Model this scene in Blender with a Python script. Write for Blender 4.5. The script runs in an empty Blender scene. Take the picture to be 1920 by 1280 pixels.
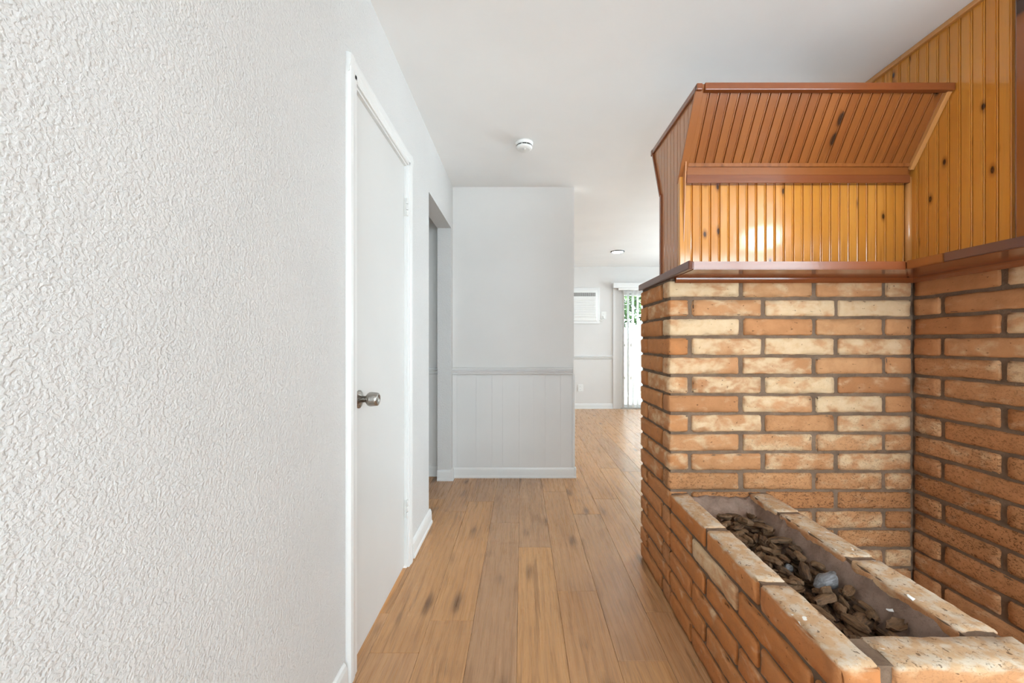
import bpy, bmesh, math, random
import numpy as np
from mathutils import Vector, Matrix, noise
random.seed(7)
scene = bpy.context.scene
col = scene.collection
PI = math.pi

# ------------------------------------------------------------------ camera, world, sun, exposure
CAM_H = 1.14
FOC = 742.0                       # focal length in pixels of a 1920-wide frame
cd = bpy.data.cameras.new('camera')
cam = bpy.data.objects.new('camera', cd); col.objects.link(cam)
cam.location = (0, 0, CAM_H); cam.rotation_euler = (PI/2, 0, 0)
cd.sensor_width = 36; cd.sensor_fit = 'HORIZONTAL'; cd.lens = FOC/1920*36
cd.shift_x = -18/1920; cd.shift_y = 3/1920
cd.clip_start = 0.02; cd.clip_end = 200
scene.camera = cam

SKY = 9.0
world = bpy.data.worlds.new('sky'); scene.world = world; world.use_nodes = True
wn = world.node_tree; wn.nodes.clear()
wo = wn.nodes.new('ShaderNodeOutputWorld'); wb = wn.nodes.new('ShaderNodeBackground')
wb.inputs[0].default_value = (0.77, 0.90, 1.0, 1); wb.inputs[1].default_value = SKY
wn.links.new(wb.outputs[0], wo.inputs[0])

sl = bpy.data.lights.new('sun', 'SUN'); sl.energy = 42; sl.angle = 0.02; sl.color = (.95, .98, 1)
sun = bpy.data.objects.new('sun', sl); col.objects.link(sun)
sun.rotation_euler = Vector((-0.42, 0.62, -1)).to_track_quat('-Z', 'Y').to_euler()

def portal(name, loc, rot, sx, sy):
    l = bpy.data.lights.new(name, 'AREA'); l.shape = 'RECTANGLE'; l.size = sx; l.size_y = sy
    l.cycles.is_portal = True
    o = bpy.data.objects.new(name, l); col.objects.link(o); o.location = loc; o.rotation_euler = rot
    return o
portal('slider_portal', (2.9, 6.99, 1.03), (-PI/2, 0, 0), 2.3, 2.04)
portal('window_portal', (2.5, -1.68, 1.42), (PI/2, 0, 0), 2.0, 1.84)
portal('added_side_window_portal', (4.28, -.5, 1.42), (0, PI/2, 0), 1.84, .8)
portal('added_door_portal', (.575, -1.68, 1.08), (PI/2, 0, 0), 1.05, 2.13)
portal('added_far_window_portal', (4.28, 4.9, 1.42), (0, PI/2, 0), 1.84, 3.2)

vs = scene.view_settings
vs.view_transform = 'Standard'; vs.look = 'None'; vs.exposure = 0.55; vs.gamma = 1.0
vs.use_curve_mapping = False
scene.cycles.use_denoising = True
scene.cycles.max_bounces = 6; scene.cycles.diffuse_bounces = 5; scene.cycles.glossy_bounces = 3
scene.cycles.transparent_max_bounces = 12
scene.cycles.use_adaptive_sampling = True; scene.cycles.adaptive_threshold = .08; scene.cycles.adaptive_min_samples = 24
scene.cycles.sample_clamp_indirect = 6

# ------------------------------------------------------------------ materials
def srgb(r, g, b):
    f = lambda c: (c/255/12.92) if c/255 <= .04045 else ((c/255+.055)/1.055)**2.4
    return (f(r), f(g), f(b), 1)

class NB:
    """small node-tree builder"""
    def __init__(s, name):
        s.m = bpy.data.materials.new(name); s.m.use_nodes = True
        s.t = s.m.node_tree; s.t.nodes.clear()
        s.out = s.t.nodes.new('ShaderNodeOutputMaterial')
        s.b = s.t.nodes.new('ShaderNodeBsdfPrincipled')
        s.t.links.new(s.b.outputs[0], s.out.inputs[0])
    def n(s, typ, ins=None, **kw):
        nd = s.t.nodes.new('ShaderNode'+typ)
        for k, v in kw.items(): setattr(nd, k, v)
        for k, v in (ins or {}).items(): s.set(nd.inputs[k], v)
        return nd
    def set(s, sock, v):
        if isinstance(v, bpy.types.NodeSocket): s.t.links.new(v, sock)
        elif isinstance(v, bpy.types.Node): s.t.links.new(v.outputs[0], sock)
        else: sock.default_value = v
    def coords(s): return s.n('TexCoord').outputs['Object']
    def rand(s): return s.n('ObjectInfo').outputs['Random']
    def attr(s, name): return s.n('Attribute', attribute_type='OBJECT', attribute_name=name).outputs['Fac']
    def math(s, op, a, b=0.0, c=None, clamp=False):
        nd = s.n('Math', operation=op, use_clamp=clamp); s.set(nd.inputs[0], a); s.set(nd.inputs[1], b)
        if c is not None: s.set(nd.inputs[2], c)
        return nd.outputs[0]
    def vmath(s, op, a, b):
        nd = s.n('VectorMath', operation=op); s.set(nd.inputs[0], a); s.set(nd.inputs[1], b)
        return nd.outputs[0]
    def xyz(s, a, b, c): return s.n('CombineXYZ', {0: a, 1: b, 2: c}).outputs[0]
    def noise(s, vec, scale, detail=3, rough=.5, dist=0):
        return s.n('TexNoise', {'Vector': vec, 'Scale': scale, 'Detail': detail, 'Roughness': rough, 'Distortion': dist}).outputs['Fac']
    def vor(s, vec, scale, feature='F1', **kw):
        return s.n('TexVoronoi', {'Vector': vec, 'Scale': scale, **kw}, feature=feature).outputs['Distance']
    def step(s, v, lo, hi, a=0.0, b=1.0):
        return s.n('MapRange', {0: v, 1: lo, 2: hi, 3: a, 4: b}, interpolation_type='SMOOTHSTEP').outputs[0]
    def ramp(s, v, stops):
        nd = s.n('ValToRGB', {0: v}); e = nd.color_ramp.elements
        while len(e) < len(stops): e.new(.5)
        for el, (p, c) in zip(e, stops): el.position = p; el.color = c
        return nd.outputs[0]
    def mix(s, f, a, b, mode='MIX'):
        nd = s.n('Mix', data_type='RGBA', blend_type=mode)
        s.set(nd.inputs[0], f); s.set(nd.inputs[6], a); s.set(nd.inputs[7], b)
        return nd.outputs[2]
    def bump(s, h, strength, dist, normal=None):
        nd = s.n('Bump', {'Height': h, 'Strength': strength, 'Distance': dist})
        if normal: s.set(nd.inputs['Normal'], normal)
        return nd.outputs[0]
    def fin(s, color=None, rough=None, normal=None, metallic=None, **kw):
        if color is not None: s.set(s.b.inputs['Base Color'], color)
        if rough is not None: s.set(s.b.inputs['Roughness'], rough)
        if normal is not None: s.set(s.b.inputs['Normal'], normal)
        if metallic is not None: s.set(s.b.inputs['Metallic'], metallic)
        for k, v in kw.items(): s.set(s.b.inputs[k], v)
        return s.m

def mat_textured_wall():
    b = NB('orange_peel_paint'); c = b.coords()
    n1 = b.noise(c, 190, 2, .5, .5)
    n2 = b.noise(c, 95, 2, .5, .3)
    h = b.math('ADD', b.step(n1, .38, .6), b.math('MULTIPLY', b.step(n2, .38, .6), 1.0))
    col_ = b.ramp(b.noise(c, 3, 2), [(.3, srgb(213, 212, 210)), (.7, srgb(217, 216, 214))])
    return b.fin(col_, .42, b.bump(h, .48, .0017), **{'Specular IOR Level': .4})
def mat_paint(name, rgb, rough=.45, bump=.05):
    b = NB(name); c = b.coords()
    n = b.noise(c, 160, 2)
    col_ = b.mix(b.step(b.noise(c, 2.5, 3), .3, .7), srgb(*rgb), srgb(*[min(255, v+3) for v in rgb]))
    return b.fin(col_, rough, b.bump(n, bump, .001))
def mat_simple(name, rgb, rough=.5, metallic=0.0, scale=60, var=6, bump=.05):
    b = NB(name); c = b.coords(); n = b.noise(c, scale, 3)
    col_ = b.mix(n, srgb(*[max(0, v-var) for v in rgb]), srgb(*[min(255, v+var) for v in rgb]))
    return b.fin(col_, rough, b.bump(n, bump, .001), metallic)

def mat_floor():
    b = NB('oak_plank'); c = b.coords(); r = b.rand()
    off = b.xyz(b.math('MULTIPLY', r, 37.0), b.math('MULTIPLY', r, 91.0), b.math('MULTIPLY', r, 13.0))
    p = b.vmath('ADD', c, off)
    warp = b.n('TexNoise', {'Vector': b.vmath('MULTIPLY', p, (3, 1.6, 1)), 'Scale': 2.2, 'Detail': 3}).outputs['Color']
    pw = b.vmath('ADD', p, b.vmath('MULTIPLY', b.vmath('SUBTRACT', warp, (.5, .5, .5)), (.022, .1, 0)))
    fine = b.noise(b.vmath('MULTIPLY', pw, (190, 5, 1)), 1, 4, .6)
    mid = b.noise(b.vmath('MULTIPLY', pw, (34, 1.9, 1)), 1, 4, .6, .6)
    broad = b.noise(b.vmath('MULTIPLY', pw, (8, 1.3, 1)), 1, 3, .55)
    wav = b.n('TexWave', {'Vector': b.vmath('MULTIPLY', pw, (1, .11, 1)), 'Scale': 9, 'Distortion': 7, 'Detail': 3, 'Detail Scale': 1.4},
              wave_type='BANDS', bands_direction='X').outputs['Fac']
    base = b.ramp(broad, [(.28, srgb(166, 124, 84)), (.5, srgb(186, 141, 98)), (.75, srgb(200, 158, 116))])
    tone = b.ramp(r, [(0, srgb(204, 150, 96)), (.3, srgb(194, 150, 110)), (.55, srgb(212, 160, 106)), (.8, srgb(178, 142, 112)), (1, srgb(200, 144, 90))])
    base = b.mix(.62, base, tone)
    base = b.mix(b.math('MULTIPLY', b.step(mid, .50, .72), .55), base, srgb(134, 94, 60))
    base = b.mix(b.math('MULTIPLY', b.step(wav, .55, .95), .16), base, srgb(126, 84, 50))
    base = b.mix(b.math('MULTIPLY', b.step(fine, .52, .7), .38), base, srgb(120, 84, 56))
    kn = b.n('TexVoronoi', {'Vector': b.vmath('MULTIPLY', pw, (6.0, 1.7, 1)), 'Scale': 1.0}, voronoi_dimensions='2D').outputs['Distance']
    kf = b.math('MULTIPLY', b.step(kn, .02, .20, 1, 0), b.step(b.math('ADD', b.noise(p, 3.0, 2), b.math('MULTIPLY', mid, .35)), .62, .80))
    base = b.mix(b.math('MULTIPLY', kf, .75), base, srgb(88, 60, 40))
    h = b.math('ADD', b.math('MULTIPLY', fine, .6), mid)
    return b.fin(base, b.step(fine, .3, .7, .24, .36), b.bump(h, .12, .0012), **{'Specular IOR Level': .45})

def mat_pine(name, stops, knots=1.0, gate_=.8, rough=.14, coat=.7, dark=(92, 46, 18)):
    """boards run along local Z, width along local X"""
    b = NB(name); c = b.coords(); r = b.rand()
    off = b.xyz(b.math('MULTIPLY', r, 53.0), b.math('MULTIPLY', r, 17.0), b.math('MULTIPLY', r, 71.0))
    p = b.vmath('ADD', c, off)
    warp = b.n('TexNoise', {'Vector': b.vmath('MULTIPLY', p, (9, 9, 3)), 'Scale': 1, 'Detail': 2}).outputs['Color']
    pw = b.vmath('ADD', p, b.vmath('MULTIPLY', b.vmath('SUBTRACT', warp, (.5, .5, .5)), (.012, .012, .05)))
    grain = b.noise(b.vmath('MULTIPLY', pw, (60, 30, 2.2)), 1, 4, .55)
    fine = b.noise(b.vmath('MULTIPLY', pw, (420, 200, 14)), 1, 3, .6)
    n = len(stops)
    base = b.ramp(b.math('ADD', b.math('ADD', b.math('MULTIPLY', r, .38), .09), b.math('MULTIPLY', grain, .5)),
                  [(.12+.76*i/(n-1), srgb(*s)) for i, s in enumerate(stops)])
    base = b.mix(b.math('MULTIPLY', b.step(grain, .5, .78), .24), base, srgb(*dark))
    base = b.mix(b.math('MULTIPLY', b.step(fine, .55, .75), .12), base, srgb(*dark))
    if knots:
        sx = b.n('SeparateXYZ', {0: pw})
        kv = b.n('TexVoronoi', {'Vector': b.xyz(b.math('MULTIPLY', sx.outputs[0], 26.0), b.math('MULTIPLY', sx.outputs[2], 12.0), 0.0), 'Scale': .5, 'Randomness': 1.0}, voronoi_dimensions='2D')
        gate = b.step(b.n('SeparateColor', {0: kv.outputs['Color']}).outputs[0], gate_, gate_+.02)
        halo = b.math('MULTIPLY', b.step(kv.outputs['Distance'], .12*knots, .36*knots, 1, 0), gate)
        core = b.math('MULTIPLY', b.step(kv.outputs['Distance'], .08*knots, .17*knots, 1, 0), gate)
        base = b.mix(b.math('MULTIPLY', halo, .5), base, srgb(112, 56, 18))
        base = b.mix(b.math('MULTIPLY', core, .9), base, srgb(46, 26, 14))
    nrm = b.bump(b.math('ADD', grain, fine), .10, .0008)
    return b.fin(base, rough, nrm, **{'Coat Weight': coat, 'Coat Roughness': .07, 'Coat Normal': nrm})

def mat_brick():
    b = NB('rustic_brick'); c = b.coords(); r = b.rand()
    off = b.xyz(b.math('MULTIPLY', r, 31.0), b.math('MULTIPLY', r, 77.0), b.math('MULTIPLY', r, 19.0))
    p = b.vmath('ADD', c, off)
    cream, pit, top, warm = b.attr('cream'), b.attr('pit'), b.attr('top'), b.attr('warm')
    tone = b.ramp(r, [(0, srgb(184, 128, 84)), (.3, srgb(194, 142, 98)), (.55, srgb(174, 116, 72)), (.8, srgb(200, 152, 108)), (1, srgb(166, 108, 66))])
    tone = b.mix(b.math('MULTIPLY', warm, .75), tone, b.mix(r, srgb(182, 108, 52), srgb(192, 124, 66)))
    n1 = b.noise(p, 22, 4, .6)
    base = b.mix(b.step(n1, .35, .7), tone, b.mix(.5, tone, srgb(160, 108, 68)))
    # pale lime smears: the share of the face comes from the brick's own 'cream' value
    n2 = b.noise(b.vmath('MULTIPLY', p, (1, 1, 1.7)), 13, 4, .55, .3)
    thr = b.math('SUBTRACT', .74, b.math('MULTIPLY', cream, .42))
    cm = b.math('ADD', b.math('MULTIPLY', b.step(b.math('SUBTRACT', n2, thr), -.13, .15), .70), b.math('MULTIPLY', cream, .16), clamp=True)
    pale = b.mix(b.noise(p, 40, 3), srgb(204, 172, 132), srgb(224, 202, 168))
    base = b.mix(cm, base, pale)
    # worn pale top of the planter rim
    zz = b.n('SeparateXYZ', {0: c}).outputs[2]
    tz = b.math('MULTIPLY', top, b.step(b.math('ADD', zz, b.math('MULTIPLY', b.math('SUBTRACT', n2, .5), .012)), .026, .034))
    tcol = b.mix(b.step(b.noise(p, 30, 4, .6), .4, .62), srgb(196, 164, 128), srgb(204, 192, 172))
    base = b.mix(b.math('MULTIPLY', tz, .85), base, tcol)
    spot = b.math('MULTIPLY', tz, b.step(b.noise(p, 26, 2), .70, .73))
    base = b.mix(spot, base, srgb(240, 238, 232))
    # pits and drag marks
    pv = b.noise(b.vmath('MULTIPLY', p, (95, 95, 150)), 1, 3, .6, 1.2)
    pm = b.step(pv, .53, .62)
    sp = b.step(b.noise(b.vmath('MULTIPLY', p, (60, 60, 110)), 1, 2, .5), .70, .73)
    hole = b.math('MAXIMUM', b.math('MULTIPLY', pm, pit), b.math('MULTIPLY', sp, .8))
    hole = b.math('MAXIMUM', hole, b.math('MULTIPLY', b.math('MULTIPLY', tz, b.step(pv, .62, .68)), .8))
    base = b.mix(b.math('MULTIPLY', hole, .85), base, srgb(76, 48, 28))
    base = b.mix(b.math('MULTIPLY', pit, .28), base, srgb(140, 96, 56))
    h = b.math('SUBTRACT', b.math('ADD', b.math('MULTIPLY', n1, .8), b.math('MULTIPLY', b.noise(p, 110, 4, .65), .5)), hole)
    return b.fin(base, .85, b.bump(h, .6, .003), **{'Specular IOR Level': .25})

def mat_mortar(name, a, bb):
    b = NB(name); c = b.coords()
    n1 = b.noise(c, 14, 4, .6); n2 = b.noise(c, 130, 4, .65)
    base = b.mix(b.step(n1, .3, .7), srgb(*a), srgb(*bb))
    base = b.mix(b.math('MULTIPLY', b.step(n2, .5, .75), .3), base, srgb(*[int(v*.72) for v in a]))
    return b.fin(base, .92, b.bump(b.math('ADD', n1, n2), .7, .004), **{'Specular IOR Level': .2})

def mat_bark(name, stops, rough=.7):
    b = NB(name); c = b.coords(); r = b.rand()
    p = b.vmath('ADD', c, b.xyz(b.math('MULTIPLY', r, 9.0), b.math('MULTIPLY', r, 5.0), r))
    st = b.noise(b.vmath('MULTIPLY', p, (30, 190, 190)), 1, 4, .6)
    base = b.ramp(b.math('ADD', b.math('MULTIPLY', st, .8), b.math('MULTIPLY', r, .3)), [(.2+.6*i/(len(stops)-1), srgb(*s)) for i, s in enumerate(stops)])
    return b.fin(base, rough, b.bump(st, .8, .003), **{'Specular IOR Level': .3})

def mat_glass():
    b = NB('pane_glass'); b.t.nodes.remove(b.b)
    fr = b.n('Fresnel', {0: 1.45}); tr = b.n('BsdfTransparent'); gl = b.n('BsdfGlossy', {'Roughness': .02})
    tr.inputs[0].default_value = (.97, .98, .97, 1)
    mx = b.n('MixShader', {0: fr.outputs[0], 1: tr.outputs[0], 2: gl.outputs[0]})
    b.t.links.new(mx.outputs[0], b.out.inputs[0]); return b.m
def mat_emit(name, rgb, strength):
    b = NB(name); return b.fin(srgb(*rgb), .4, **{'Emission Color': srgb(*rgb), 'Emission Strength': strength})
def mat_brushed():
    b = NB('brushed_nickel'); c = b.coords()
    n = b.noise(b.vmath('MULTIPLY', c, (1, 40, 40)), 30, 3)
    return b.fin(srgb(172, 168, 162), b.step(n, .3, .7, .22, .34), b.bump(n, .05, .0005), 1.0)
def mat_leaf():
    b = NB('leaf_green'); c = b.coords(); n = b.noise(c, 9, 3)
    return b.fin(b.mix(n, srgb(20, 42, 12), srgb(58, 92, 30)), .5)

M = dict(
    peel=mat_textured_wall(),
    wall=mat_paint('wall_paint', (220, 218, 215)),
    ceil=mat_paint('ceiling_paint', (242, 242, 241), .7, .08),
    trim=mat_paint('trim_gloss_white', (226, 226, 224), .28, .02),
    door=mat_paint('door_gloss_white', (212, 211, 208), .3, .04),
    wains=mat_paint('wainscot_paint', (220, 219, 217), .4, .04),
    floor=mat_floor(),
    sub=mat_simple('subfloor_board', (96, 70, 46), .9),
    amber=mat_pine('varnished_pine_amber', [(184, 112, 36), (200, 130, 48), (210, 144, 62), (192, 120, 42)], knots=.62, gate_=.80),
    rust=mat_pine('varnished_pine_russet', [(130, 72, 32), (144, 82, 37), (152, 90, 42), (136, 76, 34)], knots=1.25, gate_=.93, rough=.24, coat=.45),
    side_sheen=mat_pine('varnished_pine_side_sheen', [(172, 112, 66), (188, 126, 78), (180, 118, 70)], knots=0, rough=.24, coat=.5),  # side boards lightened: the room's grazing reflection is put into their colour
    trimw=mat_pine('varnished_trim_red_brown', [(118, 62, 32), (136, 74, 40), (126, 68, 36)], knots=0, rough=.2, coat=.5),
    strip=mat_pine('varnished_strip_honey', [(190, 124, 62), (206, 146, 84), (198, 134, 70)], knots=0),
    edge=mat_pine('dark_stained_edge', [(92, 58, 46), (108, 70, 56), (84, 52, 42)], knots=0, rough=.35, coat=.3),
    brick=mat_brick(),
    mortar=mat_mortar('brown_mortar', (108, 88, 72), (128, 106, 88)),
    parge=mat_mortar('grey_brown_parge', (124, 102, 88), (150, 128, 114)),
    bark=mat_bark('dark_bark', [(30, 21, 15), (74, 54, 38), (112, 84, 58), (56, 40, 28)]),
    grey=mat_bark('weathered_grey_wood', [(62, 58, 56), (118, 117, 118), (166, 168, 172)]),
    flake=mat_simple('white_paint_flake', (236, 236, 234), .6),
    nickel=mat_brushed(),
    black=mat_simple('dark_slot', (22, 20, 18), .6),
    plastic=mat_simple('white_plastic', (236, 236, 233), .4, 0, 30, 3, .02),
    hingem=mat_simple('painted_hinge', (222, 221, 217), .35, 0, 80, 4),
    vent=mat_simple('grey_vent', (92, 92, 92), .5),
    blind=mat_simple('vinyl_blind', (240, 240, 238), .45, 0, 20, 3, .02),
    glass=mat_glass(),
    lens=mat_emit('lamp_lens', (236, 244, 255), 28),
    globe=mat_emit('lamp_globe_glow', (250, 250, 255), 34),
    concrete=mat_simple('patio_concrete', (214, 212, 206), .9, 0, 12, 8, .2),
    fence=mat_simple('weathered_fence', (72, 68, 62), .85, 0, 8, 10, .1),
    trunk=mat_simple('tree_bark', (54, 44, 36), .9, 0, 25, 14, .5),
    leaf=mat_leaf(),
)

# ------------------------------------------------------------------ mesh helpers
def link(name, me, mat=None, parent=None, loc=(0, 0, 0), mtx=None, smooth=False):
    o = bpy.data.objects.new(name, me); col.objects.link(o)
    if mat is not None and not me.materials: me.materials.append(M[mat])
    o.matrix_world = mtx if mtx is not None else Matrix.Translation(loc)
    if smooth:
        for p in me.polygons: p.use_smooth = True
    if parent is not None:
        w = o.matrix_world.copy(); o.parent = parent
        pw = Matrix.Identity(4); q = parent
        while q is not None: pw = q.matrix_basis @ pw; q = q.parent
        o.matrix_basis = pw.inverted() @ w
    return o
def mesh(name, verts, faces):
    me = bpy.data.meshes.new(name); me.from_pydata(verts, [], faces); me.update(); return me
def fix(bm, name):
    bmesh.ops.recalc_face_normals(bm, faces=bm.faces[:])
    me = bpy.data.meshes.new(name); bm.to_mesh(me); bm.free(); return me
def bm_box(bm, x0, x1, y0, y1, z0, z1, bev=0, seg=2):
    r = bmesh.ops.create_cube(bm, size=1)
    for v in r['verts']:
        v.co = Vector((x0 if v.co.x < 0 else x1, y0 if v.co.y < 0 else y1, z0 if v.co.z < 0 else z1))
    if bev:
        ed = {e for v in r['verts'] for e in v.link_edges}
        bmesh.ops.bevel(bm, geom=list(ed), offset=bev, segments=seg, affect='EDGES', profile=.5)
def box(name, x0, x1, y0, y1, z0, z1, mat, parent=None, bev=0, seg=2):
    c = Vector(((x0+x1)/2, (y0+y1)/2, (z0+z1)/2)); bm = bmesh.new()
    bm_box(bm, x0-c.x, x1-c.x, y0-c.y, y1-c.y, z0-c.z, z1-c.z, bev, seg)
    return link(name, fix(bm, name), mat, parent, c, smooth=False)
def boxes(name, lst, mat, parent=None, bev=0):
    bm = bmesh.new()
    for b_ in lst: bm_box(bm, *b_, bev)
    return link(name, fix(bm, name), mat, parent)
def empty(name, loc=(0, 0, 0)):
    o = bpy.data.objects.new(name, None); col.objects.link(o); o.location = loc; o.empty_display_size = .05
    return o
def tag(o, label=None, cat=None, group=None, kind=None):
    if label: o['label'] = label
    if cat: o['category'] = cat
    if group: o['group'] = group
    if kind: o['kind'] = kind
    return o
def prism(name, poly, mtx, h, mat, parent=None, bev=0, smooth=False):
    """poly in local XY, extruded along local Z by h"""
    bm = bmesh.new()
    vs_ = [bm.verts.new((x, y, 0)) for x, y in poly]; f = bm.faces.new(vs_)
    r = bmesh.ops.extrude_face_region(bm, geom=[f])
    for v in r['geom']:
        if isinstance(v, bmesh.types.BMVert): v.co.z += h
    if bev: bmesh.ops.bevel(bm, geom=bm.edges[:], offset=bev, segments=2, affect='EDGES')
    return link(name, fix(bm, name), mat, parent, mtx=mtx, smooth=smooth)
def frame(origin, xa, ya, za):
    m = Matrix.Identity(4)
    for i, a in enumerate((xa, ya, za)):
        a = Vector(a).normalized()
        for j in range(3): m[j][i] = a[j]
    for j in range(3): m[j][3] = origin[j]
    return m
def run_profile(name, prof, p0, p1, out, mat, parent=None):
    """moulding: profile (outward, up) swept along p0->p1 ; out = outward dir"""
    p0, p1 = Vector(p0), Vector(p1); d = p1-p0
    up = Vector((0, 0, 1))
    m = frame(p0, out, up, d)
    if m.to_3x3().determinant() < 0:
        m = frame(p1, out, up, -d)
    return prism(name, prof, m, d.length, mat, parent)
def lathe(name, prof, mtx, mat, parent=None, n=28):
    """prof [(r, z)...] around local Z"""
    vs_, fs = [], []
    for r, z in prof:
        for i in range(n):
            a = 2*PI*i/n; vs_.append((r*math.cos(a), r*math.sin(a), z))
    for k in range(len(prof)-1):
        for i in range(n):
            j = (i+1) % n; fs.append((k*n+i, k*n+j, (k+1)*n+j, (k+1)*n+i))
    fs.append(tuple(range(n))[::-1]); fs.append(tuple(range((len(prof)-1)*n, len(prof)*n)))
    bm = bmesh.new(); me = mesh(name, vs_, fs); bm.from_mesh(me); bpy.data.meshes.remove(me)
    bmesh.ops.remove_doubles(bm, verts=bm.verts[:], dist=1e-6)
    me = fix(bm, name); o = link(name, me, mat, parent, mtx=mtx)
    for p in me.polygons: p.use_smooth = len(p.vertices) <= 4
    return o
def tube(name, pts, r, mat, parent=None, n=8):
    vs_, fs = [], []; pts = [Vector(p) for p in pts]
    for k, p in enumerate(pts):
        t = (pts[min(k+1, len(pts)-1)]-pts[max(k-1, 0)]).normalized()
        a = t.orthogonal().normalized() if abs(t.z) > .95 else t.cross(Vector((0, 0, 1))).normalized()
        b_ = t.cross(a)
        for i in range(n):
            q = 2*PI*i/n; vs_.append(p+r*(math.cos(q)*a+math.sin(q)*b_))
    for k in range(len(pts)-1):
        for i in range(n):
            j = (i+1) % n; fs.append((k*n+i, k*n+j, (k+1)*n+j, (k+1)*n+i))
    fs.append(tuple(range(n))[::-1]); fs.append(tuple(range((len(pts)-1)*n, len(pts)*n)))
    return link(name, mesh(name, vs_, fs), mat, parent, smooth=True)

# ------------------------------------------------------------------ dimensions
XL = -0.585          # left wall face
YE = 3.36            # end wall face
ZC = 2.465           # ceiling
YF = 6.88            # far wall face
YB = -1.6            # back wall face
XR = 4.2             # right-hand outer wall
DX = 0.638           # left face of the brick divider
DY0, DY1 = 1.709, 2.123
RX = 1.69            # brick face of the return wall
PX = 1.76            # panel face of the return wall
RYN = 0.88           # near end of the return wall

# ------------------------------------------------------------------ room shell
fl = boxes('floor', [(-2.1, XR+.1, YB-.1, YF+.14, -.08, -.008)], 'sub'); tag(fl, kind='structure')
PW = .181
def planks():
    k0 = math.floor((-2.05+.017)/PW); k1 = math.ceil((XR+.017)/PW)
    fixed = {-2: 2.848, -1: 2.51, 0: 2.21, 1: 1.82, 2: 1.42, 3: 1.678}
    cache = {}
    for k in range(k0, k1+1):
        xa, xb = -.017+k*PW, -.017+(k+1)*PW
        xa, xb = max(xa, -2.05), min(xb, XR)
        if xb-xa < .01: continue
        rng = random.Random(100+k)
        y = fixed.get(k, rng.uniform(0, 1.22)); 
        while y > YB: y -= 1.22
        lo_lim = YB if xb > XL else 2.25
        hi_lim = YF+.05
        while y < hi_lim:
            a, b_ = max(y, lo_lim), min(y+1.22, hi_lim); y += 1.22
            if b_-a < .02: continue
            key = (round(xb-xa, 3), round(b_-a, 3))
            w, l = key[0]-.0007, key[1]-.0010
            if key not in cache:
                bm = bmesh.new(); bm_box(bm, -w/2, w/2, -l/2, l/2, -.004, .004, .0012, 1); cache[key] = fix(bm, 'plank')
            link('plank', cache[key], 'floor', fl, ((xa+xb)/2, (a+b_)/2, -.004))
planks()

ce = boxes('ceiling', [(-2.1, XR+.1, YB-.1, YF+.14, ZC, ZC+.12)], 'ceil'); tag(ce, kind='structure')

T = .115
D0, D1, DZ = 1.375, 2.02, 2.05        # closet door opening along Y
O0, O1, OZ = 2.495, 3.288, 2.095      # plain opening
wl = boxes('wall_left', [
    (XL-T, XL, YB-.1, D0, 0, ZC), (XL-T, XL, D0, D1, DZ, ZC), (XL-T, XL, D1, O0, 0, ZC),
    (XL-T, XL, O0, O1, OZ, ZC), (XL-T, XL, O1, YE+.02, 0, ZC)], 'peel'); tag(wl, kind='structure')
we = boxes('wall_end', [(XL, .444, YE, YE+.12, 0, ZC), (-2.1, XL, YE+.04, YE+.12, 0, ZC)], 'wall'); tag(we, kind='structure')
wh = boxes('wall_hall', [(-2.1, -2.0, 2.2, YF+.1, 0, ZC), (-2.1, XL-T, 2.2, 2.3, 0, ZC)], 'wall'); tag(wh, kind='structure')
SX0, SX1, SZ = 1.715, 4.06, 2.05      # sliding door opening
wf = boxes('wall_far', [(-2.1, SX0, YF, YF+.12, 0, ZC), (SX1, XR+.1, YF, YF+.12, 0, ZC), (SX0, SX1, YF, YF+.12, SZ, ZC)], 'wall'); tag(wf, kind='structure')
RW = [(-.9, -.1), (3.3, 6.5)]          # unseen windows added to the outer right wall for light (y ranges)
wr = boxes('wall_right', [(XR, XR+.1, YB-.1, RW[0][0], 0, ZC), (XR, XR+.1, RW[0][1], RW[1][0], 0, ZC), (XR, XR+.1, RW[1][1], YF+.1, 0, ZC)]
           + [(XR, XR+.1, a, b_, 0, .5) for a, b_ in RW]+[(XR, XR+.1, a, b_, 2.34, ZC) for a, b_ in RW], 'wall'); tag(wr, kind='structure')
BX0, BX1, BZ0, BZ1 = 1.5, 3.5, .5, 2.34
FX0, FX1, FZ = .05, 1.1, 2.15         # unseen glazed door behind the camera, added to light the end wall
wbk = boxes('wall_back', [(XL, FX0, YB-.1, YB, 0, ZC), (FX1, BX0, YB-.1, YB, 0, ZC), (FX0, FX1, YB-.1, YB, FZ, ZC), (BX1, XR, YB-.1, YB, 0, ZC), (BX0, BX1, YB-.1, YB, 0, BZ0), (BX0, BX1, YB-.1, YB, BZ1, ZC)], 'wall'); tag(wbk, kind='structure')

# trims
base_prof = [(0, 0), (.014, 0), (.014, .055), (.0125, .072), (.008, .084), (.003, .089), (0, .09)]
base_prof2 = [(0, 0), (.02, 0), (.0195, .012), (.015, .02), (.014, .055), (.0125, .072), (.008, .084), (.003, .089), (0, .09)]
rail_prof = [(0, 0), (.010, 0), (.016, .006), (.009, .013), (.009, .018), (.019, .023), (.021, .031), (.011, .037), (.011, .042), (.021, .046), (.019, .055), (.006, .059), (0, .059)]
def base(name, p0, p1, out): return tag(run_profile(name, base_prof2, p0, p1, out, 'trim'), kind='structure')
base('baseboard_left', (XL, YB, 0), (XL, D0-.075, 0), (1, 0, 0))
base('baseboard_left', (XL, D1+.075, 0), (XL, O0+.02, 0), (1, 0, 0))
base('baseboard_left', (XL-.02, O0, 0), (XL-T, O0, 0), (0, 1, 0)) if False else None
base('baseboard_end', (XL, YE, 0), (.462, YE, 0), (0, -1, 0))
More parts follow.
